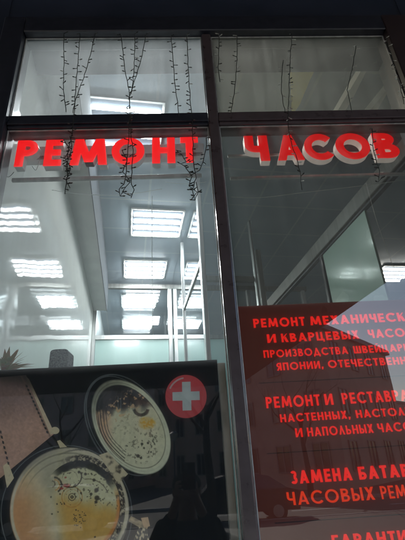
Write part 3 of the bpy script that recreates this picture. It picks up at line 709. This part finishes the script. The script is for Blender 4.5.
# open lid
LR = 58
def f_lid(x, y):
    rr = radians(LR); dx, dy = x-131, y-427; u = (dx*cos(rr)+dy*sin(rr))/52; v = (-dx*sin(rr)+dy*cos(rr))/34; r = hypot(u, v); th = math.degrees(atan2(v, u))
    c = mixc((160, 160, 136), (148, 122, 98), sst(116, 104, x)); c = mul(c, 1+.14*nz(x, y, .12, 31)+.12*nz(x, y, .45, 32))
    c = mixc(c, (186, 190, 164), .5*sst(.2, .9, u))
    # dark glassy upper part
    dk = sst(-.25, -.50, u+.28*v+.10*nz(x, y, .15, 33)); dc = mul((34, 32, 32), 1+.5*nz(x, y, .1, 34)); c = mixc(c, dc, dk)
    # mechanical clutter
    cl = nz(x, y, .38, 35)+.5*nz(x, y, .9, 36); zone = sst(.95, .55, r)*(1-dk); c = mixc(c, (44, 42, 34), .85*sst(.30, .46, cl)*zone*(.35+.65*sst(.0, .6, u)))
    tee = sst(.26, .34, cl)*sst(-.15, -.35, u)*sst(-.72, -.5, u); c = mixc(c, (170, 140, 104), tee*.8)
    # engraved lines along the lower left rim
    for q, w_ in ((.84, .014), (.78, .016), (.70, .012), (.63, .010)):
        if th > 55 or th < -175: c = mixc(c, (30, 28, 24), .8*(1-sst(w_*.5, w_*1.4, abs(r-q+.012*sin(th/9)))))
    g = (1-sst(5, 9, hypot((x-147)*.9, (y-423)*1.2)))*(.4+.6*sst(-.2, .2, nz(x, y, .5, 38))); c = mixc(c, (190, 150, 50), g)
    d = hypot(x-141, y-408); t = math.degrees(atan2(y-408, x-141))
    if 10 < t < 170: c = mixc(c, (24, 22, 20), .85*(1-sst(1, 2.2, abs(d-7))))
    for qx, qy, q in ((142, 444, 1.3), (148, 443, 1.2), (144, 448, 1.0), (151, 452, .9), (138, 456, 1.7), (141, 458, 1.2), (127, 446, .7), (135, 437, .6)):
        e = hypot(x-qx, y-qy)
        if e < q*1.6: c = mixc(c, (24, 24, 18), .9*(1-sst(q*.7, q*1.4, e)))
    # rim
    rk = sst(.865, .90, r); rc = mul((176, 180, 158), .86+.20*sst(-.6, .6, v*-1+u*.6)+.08*nz(x, y, .2, 40)); rc = mul(rc, .62+.38*sst(-1.0, -.3, u)); c = mixc(c, rc, rk)
    c = mul(c, 1-.55*(1-sst(0, .02, abs(r-.865)))); c = mul(c, 1-.6*sst(.97, 1.0, r)); c = mul(c, 1-.25*(1-sst(0, .015, abs(r-.93))))
    return c
V_, F = disc(131, 427, 52, 34, LR, 90, 280)
lid = painted('printed_lid', V_, F, 5, f_lid, ps)
m_ = MB(); pring(m_, el(126, 425, 55, 37, LR+2), el(126.4, 425.2, 53.8, 35.8, LR+2), 2); pring(m_, el(124, 424, 52, 33, LR+3), el(124.5, 424.2, 51.3, 32.3, LR+3), 3)
m_.build('lid_glass_ring', P_GLASS, lid)
# hinge and lower lug
def f_hinge(x, y):
    n = nz(x, y, .22, 51)+.2*nz(x, y, .8, 52); return mixc((150, 142, 118), (52, 47, 40), sst(-.05, .5, n))
V_, F = gridquad([(99, 455), (108, 452), (128, 474), (118, 484)], 26, 34); hg = painted('printed_hinge', V_, F, 6, f_hinge, ps)
V_, F = gridquad([(128, 521), (131, 516), (149, 525), (146, 531)], 24, 10)
lg = painted('printed_lower_lug', V_, F, 2, lambda x, y: mul((128, 114, 90), 1+.4*nz(x, y, .3, 54)), ps)
V_, F = gridquad([(141, 518), (148, 517), (150, 526), (144, 528)], 12, 12); painted('lug_cap', V_, F, 4, lambda x, y: mul((178, 150, 118), 1+.2*nz(x, y, .3, 55)), lg)
V_, F = gridquad([(139, 527), (147, 529), (152, 554), (128, 554)], 30, 34); painted('lug_link', V_, F, 3, lambda x, y: mixc((24, 22, 20), (176, 164, 136), sst(.0, .25, nz(x*1.6, y*.8, .35, 56))), lg)
# badge
bd = ppoly('badge', el(186, 396.5, 20.6, 21.6), 3, pm('badge_red', (.80, .065, .075), (.72, .06, .065), 5))
ppoly('white_cross', [(182, 382), (190.5, 381.6), (190.8, 391.5), (199.5, 391.2), (199.8, 400), (191.2, 400.2), (191.5, 410.3), (182.6, 410.6), (182.4, 400.6), (172.6, 400.8), (172.4, 392.2), (182.2, 391.8)], 5, pm('cross', (.66, .68, .63), (.58, .60, .56), 30), bd)
m_ = MB(); arcband(m_, 186, 396.5, 18.5, 19.4, 0, 205, 262, 1.6, 5); m_.build('badge_glint', pm('glint', (.7, .45, .42), (.65, .4, .38)), bd)

# strip of unpainted profile beside the poster
MB().bbox(.1055, .1300, .028, .07, WB+.01, PZ-.01, .002).build('mounting_strip', pbr('beige_strip', (.60, .50, .42), (.36, .30, .24), rough=.4, scale=16, stretch=(1, 1, .3)), label='beige metal strip between the watch poster and the mullion', category='strip')

# ------------------------------------------------------------------ brown sign with red text
SY = .0195
sg = thing('service_sign', ((WM1+W1)/2, SY, WB+.01), 'brown board with lit red lettering listing watch repair services', 'sign')
MB().bbox(WM1-.001, W1-.003, SY+.002, SY+.02, WB+.01, .4835+ZC, .001).build('board', M['sign'], sg)
def px_x(px, py): return at(px, py, SY).x
rows = [  # words with their start and end (photo pixels on the board), baseline, cap height, stroke
    (323, [('РЕМОНТ', 253.4, 305), ('МЕХАНИЧЕСКИХ', 310.5, 425)], .4040, .0305, .20),
    (339, [('И', 267.2, 276), ('КВАРЦЕВЫХ', 281.5, 359.5), ('ЧАСОВ', 369.5, 414)], .3502, .0285, .19),
    (354, [('ПРОИЗВОДСТВА', 263.6, 348.5), ('ШВЕЙЦАРИИ,', 354.5, 422)], .3012, .0240, .18),
    (366, [('ЯПОНИИ,', 276.6, 323.5), ('ОТЕЧЕСТВЕННЫХ', 328.4, 424)], .2582, .0240, .18),
    (403, [('РЕМОНТ', 266, 320.5), ('И', 325.3, 333.5), ('РЕСТАВРАЦИЯ', 343, 436)], .1445, .0330, .19),
    (419, [('НАСТЕННЫХ,', 280.3, 351), ('НАСТОЛЬНЫХ', 357, 437)], .1015, .0230, .18),
    (433, [('И', 295.5, 302.5), ('НАПОЛЬНЫХ', 307.5, 374), ('ЧАСОВ', 379, 421)], .0570, .0250, .17),
    (478, [('ЗАМЕНА', 291, 352.5), ('БАТАРЕЕК,', 359.5, 444)], -.0665, .0335, .22),
    (498, [('ЧАСОВЫХ', 287, 375), ('РЕМЕШКОВ', 382, 454)], -.1190, .0325, .16),
    (541, [('ГАРАНТИЯ', 332, 418)], -.2270, .0300, .20)]
for py_, words, zb, cap, sw in rows:
    mb = MB(); gap = .20
    for wd_, a_, b_ in words:
        X0, X1 = px_x(a_, py_), px_x(b_, py_)
        tot = sum(glyph(c, sw)[1] for c in wd_)+gap*(len(wd_)-1); sx = (X1-X0)/tot; x = 0
        for c in wd_:
            st, wd = glyph(c, sw)
            if X0+(x+wd)*sx < W1-.008: add_strokes(mb, st, X0+x*sx, zb+ZC, sx, cap, SY-.0012, SY+.0015)
            x += wd+gap
    mb.build('text_line', M['orange_sign'] if zb == -.1190 else M['red_sign'], sg)
for z in (.2215, .0170, -.1595):
    MB().box(.232, .86, SY+.0005, SY+.0018, z+ZC-.0011, z+ZC+.0011).build('divider_line', M['sign_dark'], sg)

# ------------------------------------------------------------------ things behind the poster
sh = MB(); sh.bbox(W0+.02, .10, .14, .46, .17+ZC, .19+ZC, .003); sh.build('display_shelf', M['white_plastic'], label='white display shelf hidden behind the watch poster', category='shelf')
pt_c = at(6, 363, .26); pl = thing('spiky_plant', (pt_c.x, .26, .19+ZC), 'spiky red and green potted plant above the poster at far left', 'plant')
mb = MB(); mb.tube([(pt_c.x, .26, .19+ZC), (pt_c.x, .26, .345+ZC)], [.035, .055], 16); mb.build('pot', M['pot'], pl, smooth=False)
leafmb = MB()
for i in range(34):
    a = random.uniform(0, 2*pi); el_ = random.uniform(.15, 1.2); L_ = random.uniform(.07, .12)
    d = Vector((cos(a)*cos(el_), sin(a)*cos(el_), sin(el_))); b = Vector((pt_c.x, .26, .345+ZC)); s = Vector((-sin(a), cos(a), 0))
    pts = [b-s*.006, b+s*.006, b+d*L_*.5+s*.009+Vector((0, 0, .008)), b+d*L_-Vector((0, 0, .008)), b+d*L_*.5-s*.009+Vector((0, 0, .008))]
    leafmb.add(pts, [(0, 1, 2, 4), (4, 2, 3)])
leafmb.build('leaves', M['leaf'], pl)
c0 = at(50, 367, .24); c1 = at(69, 367, .24); ct = at(60, 350.5, .24)
ch = MB(); P = []
xc, hw, z0, z1 = (c0.x+c1.x)/2, (c1.x-c0.x)/2, .19+ZC, ct.z
for i in range(13):
    t = pi*i/12; P.append((xc+hw*.96*(abs(cos(t))**.45)*(1 if cos(t) > 0 else -1), z1-hw*.5+hw*.5*sin(t)**.7))
P = [(xc+hw, z0)] + P + [(xc-hw, z0)]
ch.prism(P, .22, .30); ch.build('cushion', M['grey_fabric'], label='mottled grey cushion standing on the shelf above the poster', category='cushion')

# ------------------------------------------------------------------ canopy over the pavement
cn = thing('canopy', (-2, -5, 0), 'dark flat canopy over the pavement in front of the shop', 'canopy')
h = 2.2; z0 = h+ZC
e1 = Vector((2.52, -6.54)); e2 = Vector((2.856, -4.36)); dr = (e2-e1)/(e2.y-e1.y)
pA = e1+dr*(-.05-e1.y); pB = e1+dr*(-11.8-e1.y)
mb = MB(); P = [(-12, -.05), (pA.x, -.05), (pB.x, -11.8), (-12, -11.8)]
mb.add([(x, y, z0) for x, y in P]+[(x, y, z0+.25) for x, y in P], [(3, 2, 1, 0), (4, 5, 6, 7), (0, 1, 5, 4), (1, 2, 6, 5), (2, 3, 7, 6), (3, 0, 4, 7)])
mb.build('roof_slab', M['canopy'], cn)
for x, y in ((-7, -11), (-7, -5)):
    MB().bbox(x-.15, x+.15, y-.15, y+.15, 0, z0, .02).build('column', M['canopy'], cn)

# ------------------------------------------------------------------ buildings across the street (seen mirrored in the glass)
def brickmat(name, c1, c2, mort):
    m, t, out = newmat(name); L = t.links.new
    p = t.nodes.new('ShaderNodeBsdfPrincipled'); L(p.outputs[0], out.inputs[0]); p.inputs['Roughness'].default_value = .85
    tc = t.nodes.new('ShaderNodeTexCoord'); nz = t.nodes.new('ShaderNodeTexNoise'); nz.inputs['Scale'].default_value = 1.2; nz.inputs['Detail'].default_value = 8
    L(tc.outputs['Object'], nz.inputs['Vector'])
    cr = t.nodes.new('ShaderNodeValToRGB'); cr.color_ramp.elements[0].color = rgb(c1); cr.color_ramp.elements[1].color = rgb(c2); cr.color_ramp.elements[0].position = .35; cr.color_ramp.elements[1].position = .65
    L(nz.outputs['Fac'], cr.inputs[0]); L(cr.outputs[0], p.inputs['Base Color']); return m
M['brick'] = brickmat('render_brown', (.50, .33, .26), (.40, .27, .21), (.4, .4, .4))
M['brick2'] = brickmat('render_pink', (.52, .40, .36), (.44, .34, .30), (.4, .4, .4))
M['win_frame'] = pbr('win_frame', (.22, .2, .18), rough=.6)
M['dark_glass'] = pbr('dark_glass', (.03, .035, .04), rough=.1, spec=.8)
def facade(parent, A, B, height, storeys, nwin, wallm, frame=None, roof=True):
    frame = frame or M['win_frame']
    A = Vector(A); B = Vector(B); L = (B-A).length; d = (B-A)/L; nrm = Vector((d.y, -d.x))
    if nrm.dot(-(A+B)/2) < 0: nrm = -nrm
    def T(s, o, z): q = A+d*s+nrm*o; return Vector((q.x, q.y, z))
    sh_ = height/storeys; ww = L/nwin*.42
    for st in range(storeys):
        for k in range(nwin):
            s = L*(k+.5)/nwin; zb = st*sh_+sh_*.30; zt = st*sh_+sh_*.84
            f = MB()
            for a in ((s-ww/2, s-ww/2+.08, zb, zt), (s+ww/2-.08, s+ww/2, zb, zt), (s-ww/2+.08, s+ww/2-.08, zt-.08, zt), (s-ww/2+.08, s+ww/2-.08, zb, zb+.08), (s-.04, s+.04, zb+.08, zt-.08)):
                f.box(a[0], a[1], .01, .09, a[2], a[3], T)
            w_ = f.build('window', frame, parent)
            MB().box(s-ww/2+.02, s+ww/2-.02, .012, .04, zb+.02, zt-.02, T).build('window_glass', M['dark_glass'], w_)
def building(corner, left, right, height, storeys, wallm, lb, n1, n2):
    C, A, B = Vector(corner), Vector(left), Vector(right); D = A+(B-C)
    t = thing('building', (C.x, C.y, 0), lb, 'building')
    P = [A, C, B, D]
    mb = MB(); mb.add([(p.x, p.y, -.05) for p in P]+[(p.x, p.y, height) for p in P], [(3, 2, 1, 0), (4, 5, 6, 7), (0, 1, 5, 4), (1, 2, 6, 5), (2, 3, 7, 6), (3, 0, 4, 7)])
    mb.build('wall', wallm, t)
    cen = sum((p for p in P), Vector((0, 0)))/4
    O_ = [p+(p-cen).normalized()*.35 for p in P]
    mb = MB(); mb.add([(p.x, p.y, height+.003) for p in O_]+[(p.x, p.y, height+.35) for p in O_], [(3, 2, 1, 0), (4, 5, 6, 7), (0, 1, 5, 4), (1, 2, 6, 5), (2, 3, 7, 6), (3, 0, 4, 7)])
    mb.build('cornice', M['stone'], t)
    facade(t, A, C, height, storeys, n1, wallm); facade(t, C, B, height, storeys, n2, wallm)
    return t
building((8.75, -23.7), (-3.2, -41.5), (16.8, -32.3), 9.1, 3, M['brick'], 'brown corner building across the street, mirrored in the brown sign', 7, 4)
building((-6.5, -36), (-30, -38), (-2, -56), 8.2, 3, M['brick2'], 'pinkish long building across the street, mirrored in the poster glass', 9, 6)
building((28, -62), (2, -60), (48, -80), 9.0, 3, M['brick2'], 'pale far building behind the corner building', 9, 6)

building((4, -64), (-24, -60), (14, -76), 14.5, 5, M['brick2'], 'tall far block closing the gap between the buildings across the street', 10, 5)

# bare tree
def tree(loc, hgt, lb, seed):
    rnd = random.Random(seed); t = thing('bare_tree', loc, lb, 'tree', 'bare trees across the street'); L0 = Vector(loc)
    trunk = MB(); trunk.tube([L0, L0+Vector((.05, 0, hgt*.15)), L0+Vector((-.04, .03, hgt*.33)), L0+Vector((.03, 0, hgt*.5))], [.17, .14, .11, .09], 10)
    trunk.build('trunk', M['bark'], t, smooth=True); cr = MB()
    def br(p, d, L, r, n):
        q = p; pts = [p]; rr = [r]
        for k in range(3):
            d = (d+Vector((rnd.uniform(-.2, .2), rnd.uniform(-.2, .2), rnd.uniform(-.05, .15)))).normalized(); q = q+d*L/3; pts.append(q); rr.append(r*(1-.2*(k+1)))
        cr.tube(pts, rr, 5)
        if n > 0:
            for k in range(rnd.choice((2, 3, 3))):
                a = rnd.uniform(0, 2*pi); e = (d+Vector((cos(a), sin(a), rnd.uniform(-.1, .5)))*.7).normalized(); br(pts[rnd.choice((2, 3, 3))], e, L*.72, rr[-1]*.75, n-1)
    top = L0+Vector((.03, 0, hgt*.48))
    for k in range(5):
        a = 2*pi*k/5+rnd.uniform(-.3, .3); br(top-Vector((0, 0, k*hgt*.04)), Vector((cos(a)*.8, sin(a)*.8, .8)).normalized(), hgt*.26, .075, 4)
    cr.build('crown', M['bark'], t)
M['bark'] = pbr('bark', (.06, .045, .035), (.035, .028, .022), rough=.9, scale=14, bump=.01)
tree((.62, -12.9, 0), 7.0, 'bare tree nearest the shop, mirrored at the poster right edge', 3)
tree((6.0, -21.6, 0), 7.5, 'bare tree in front of the corner building', 5)
tree((-6.5, -21.8, 0), 7.0, 'bare tree in front of the pinkish building', 8)

# street lamp
lx, ly = -.72, -21.6
lp = thing('street_lamp', (lx, ly, 0), 'dark post street lamp with a flared lantern on the far pavement', 'street lamp')
MB().tube([(lx, ly, 0), (lx, ly, .5), (lx, ly, .52), (lx, ly, 2.9)], [.09, .08, .045, .035], 12).build('post', M['frame'], lp, smooth=True)
MB().tube([(lx, ly, 2.9), (lx, ly, 3.25)], [.10, .22], 8).build('lantern', M['bulb_clear'], lp)
MB().tube([(lx, ly, 3.25), (lx, ly, 3.36), (lx, ly, 3.42)], [.25, .08, .02], 8).build('cap', M['frame'], lp)

# parked car
def car(x, y, paint, lb):
    t = thing('parked_car', (x, y, -.12), lb, 'car', 'cars parked along the kerb')
    z = -.12; prof = [(-2.1, .32), (-2.15, .62), (-2.0, .82), (-1.25, .92), (-.7, 1.38), (-.4, 1.45), (.75, 1.45), (1.15, 1.38), (1.75, .98), (2.1, .9), (2.15, .55), (2.1, .32)]
    mb = MB(); n = len(prof); V_ = []
    for sy, k in ((-.86, 0), (.86, 0)):
        for px_, pz in prof:
            inset = .18*max(0, (pz-.9)/.55); V_.append((x+px_, y+(sy+(inset if sy < 0 else -inset)), z+pz))
    mb.add(V_, [tuple(range(n-1, -1, -1)), tuple(range(n, 2*n))]+[(i, (i+1) % n, (i+1) % n+n, i+n) for i in range(n)])
    mb.build('body', paint, t)
    for s in (-1, 1):
        wb = MB(); Y = y+s*.875
        for pts in ([(-1.05, .96), (-.62, 1.34), (.05, 1.37), (.05, .96)], [(.12, .96), (.12, 1.37), (.75, 1.37), (1.02, 1.3), (1.45, 1.0)]):
            P3 = [(x+a, Y-s*(.18*max(0, (b-.9)/.55))+s*.006, z+b) for a, b in pts]; m = len(pts)
            wb.add(P3+[(p[0], p[1]-s*.03, p[2]) for p in P3], [tuple(range(m)), tuple(range(2*m-1, m-1, -1))]+[(i, (i+1) % m, (i+1) % m+m, i+m) for i in range(m)])
        wb.build('side_window', M['dark_glass'], t)
        for wx in (-1.35, 1.35):
            wh = MB().tube([(x+wx, y+s*.70, z+.31), (x+wx, y+s*.88, z+.31)], .31, 20).build('wheel', M['rubber'], t)
            MB().tube([(x+wx, y+s*.87, z+.31), (x+wx, y+s*.89, z+.31)], .19, 14).build('rim', M['alu'], wh)
        MB().bbox(x-2.17, x-2.08, y+s*.62-.14, y+s*.62+.14, z+.62, z+.75, .02).build('headlight', M['bulb_clear'], t)
        MB().bbox(x+2.09, x+2.17, y+s*.66-.12, y+s*.66+.12, z+.68, z+.84, .02).build('tail_light', M['ruby'], t)
M['ruby'] = pbr('tail_red', (.3, .02, .02), rough=.2)
car(1.6, -15.3, pbr('paint_grey', (.06, .06, .065), rough=.25, metal=.3, coat=.6), 'dark grey car parked nearest to the bare tree')
car(-4.6, -15.3, pbr('paint_blue', (.03, .045, .09), rough=.25, coat=.8), 'dark blue car parked left of the dark grey one')

# ------------------------------------------------------------------ the photographer, with phone (mirrored in the poster)
def skin_mesh(name, nodes, edges, mat, parent, sub=2, root=0):
    off = parent.location if parent else Vector((0, 0, 0))
    me = bpy.data.meshes.new(name); me.from_pydata([Vector(p[:3])-off for p in nodes], edges, []); me.materials.append(mat)
    o = bpy.data.objects.new(name, me); COL.objects.link(o); o.parent = parent
    md = o.modifiers.new('skin', 'SKIN'); md.use_smooth_shade = True
    sk = me.skin_vertices[0].data if len(me.skin_vertices) else None
    if sk is None: return o
    for i, p in enumerate(nodes):
        r = p[3] if len(p) == 4 else (p[3], p[4]); sk[i].radius = (r, r) if not isinstance(r, tuple) else r
        sk[i].use_root = (i == root)
    s = o.modifiers.new('sub', 'SUBSURF'); s.levels = sub; s.render_levels = sub
    return o
def ensure_skin(me):
    if not me.skin_vertices:
        o = bpy.data.objects.new('tmp', me); COL.objects.link(o); bpy.data.objects.remove(o)
PX, PYY = -.02, -1.76
person = thing('person', (PX, PYY, 0), 'person in a dark coat holding up a phone, mirrored in the poster', 'person')
def body_nodes():
    N = []; E = []
    def a(x, y, z, r, par=None):
        N.append((PX+x, PYY+y, z, r)); i = len(N)-1
        if par is not None: E.append((par, i))
        return i
    pel = a(0, 0, .90, .125); wa = a(0, 0, 1.06, .115, pel); chs = a(0, .0, 1.26, .13, wa); nb = a(0, 0, 1.40, .075, chs); nk = a(0, .015, 1.46, .055, nb)
    hb = a(0, .03, 1.52, .068, nk); hm = a(0, .03, 1.60, .085, hb); a(0, .025, 1.66, .06, hm)
    for s in (-1, 1):
        hp = a(s*.095, 0, .83, .085, pel); kn = a(s*.10, .02, .47, .058, hp); an = a(s*.11, 0, .09, .04, kn); a(s*.125, .15, .035, .035, an)
        shd = a(s*.165, 0, 1.36, .065, chs); elb = a(s*.215, .17, 1.20, .045, shd); wr = a(s*.075, .36, 1.525, .026, elb)
        pm_ = a(s*.055, .395, 1.575, .026, wr)
        for k in range(4):
            kx = s*(.050+.002*k); k1 = a(kx, .425+.0, 1.592+.021*k, .0095, pm_); k2 = a(s*.046, .448, 1.598+.022*k, .0085, k1); a(s*.026, .456, 1.600+.022*k, .0075, k2)
        th = a(s*.040, .400, 1.60, .011, pm_); a(s*.026, .418, 1.622, .009, th)
    return N, E
N, E_ = body_nodes()
def mk_skin(name, N, E_, mat, sub=2):
    o = skin_mesh(name, N, E_, mat, person, sub)
    me = o.data
    if not me.skin_vertices or len(me.skin_vertices[0].data) == 0: return o
    for i, p in enumerate(N):
        me.skin_vertices[0].data[i].radius = (p[3], p[3]); me.skin_vertices[0].data[i].use_root = (i == 0)
    return o
mk_skin('body', N, E_, M['skin'])
# coat over trunk and arms
C_ = []; CE = []
def ca(x, y, z, r, par=None):
    C_.append((PX+x, PYY+y, z, r)); i = len(C_)-1
    if par is not None: CE.append((par, i))
    return i
p0 = ca(0, 0, .95, .16); ca(0, 0, .72, .175, p0); p2 = ca(0, 0, 1.10, .15, p0); p3 = ca(0, 0, 1.27, .165, p2); ca(0, 0, 1.42, .085, p3)
for s in (-1, 1):
    q = ca(s*.17, 0, 1.365, .09, p3); q = ca(s*.222, .165, 1.195, .066, q); ca(s*.085, .345, 1.50, .042, q)
mk_skin('coat', C_, CE, M['coat'])
T_N = []; TE = []
def ta(x, y, z, r, par=None):
    T_N.append((PX+x, PYY+y, z, r)); i = len(T_N)-1
    if par is not None: TE.append((par, i))
    return i
p0 = ta(0, 0, .90, .14)
for s in (-1, 1): q = ta(s*.095, 0, .80, .10, p0); q = ta(s*.10, .02, .47, .075, q); ta(s*.11, 0, .11, .06, q)
mk_skin('trousers', T_N, TE, M['trousers'])
for s in (-1, 1):
    MB().ell((PX+s*.12, PYY+.07, .045), (.05, .14, .05), 16, 10).build('shoe', M['rubber'], person, smooth=True)
    MB().ell((PX+s*.032, PYY+.105, 1.605), (.013, .010, .008), 10, 8).build('eye', M['white_plastic'], person, smooth=True)
    MB().ell((PX+s*.086, PYY+.03, 1.59), (.010, .018, .028), 10, 8).build('ear', M['skin'], person, smooth=True)
MB().tube([(PX, PYY+.105, 1.61), (PX, PYY+.125, 1.585), (PX, PYY+.108, 1.572)], [.008, .014, .010], 8).build('nose', M['skin'], person, smooth=True)
MB().ell((PX, PYY+.100, 1.548), (.024, .009, .006), 12, 8).build('mouth', pbr('lips', (.4, .16, .13), rough=.5), person, smooth=True)
MB().ell((PX, PYY+.005, 1.635), (.097, .105, .075), 18, 12).build('hair', M['hair'], person, smooth=True)
# phone: top edge carries the lens, which is the camera position
pc = Vector((0, -1.315, ZC))
ph = thing('phone', pc, 'black phone held up in both hands in front of the face', 'phone')
PUP = Vector((0, -sin(PIT)*0.9, cos(PIT))).normalized(); PN = Vector((0, PUP.z, -PUP.y))
def PT(x, y, z): return pc + Vector((1, 0, 0))*x + PN*y + PUP*z
MB().bbox(-.036, .036, -.008, .0, -.135, .015, .003, PT).build('phone_body', M['black_gloss'], ph)
MB().bbox(-.033, .033, -.0095, -.0082, -.130, .010, .0005, PT).build('screen', emi('phone_screen', (.3, .35, .4), .25), ph)
MB().bbox(-.030, -.006, .0005, .003, -.030, .010, .001, PT).build('lens_plate', M['frame'], ph)
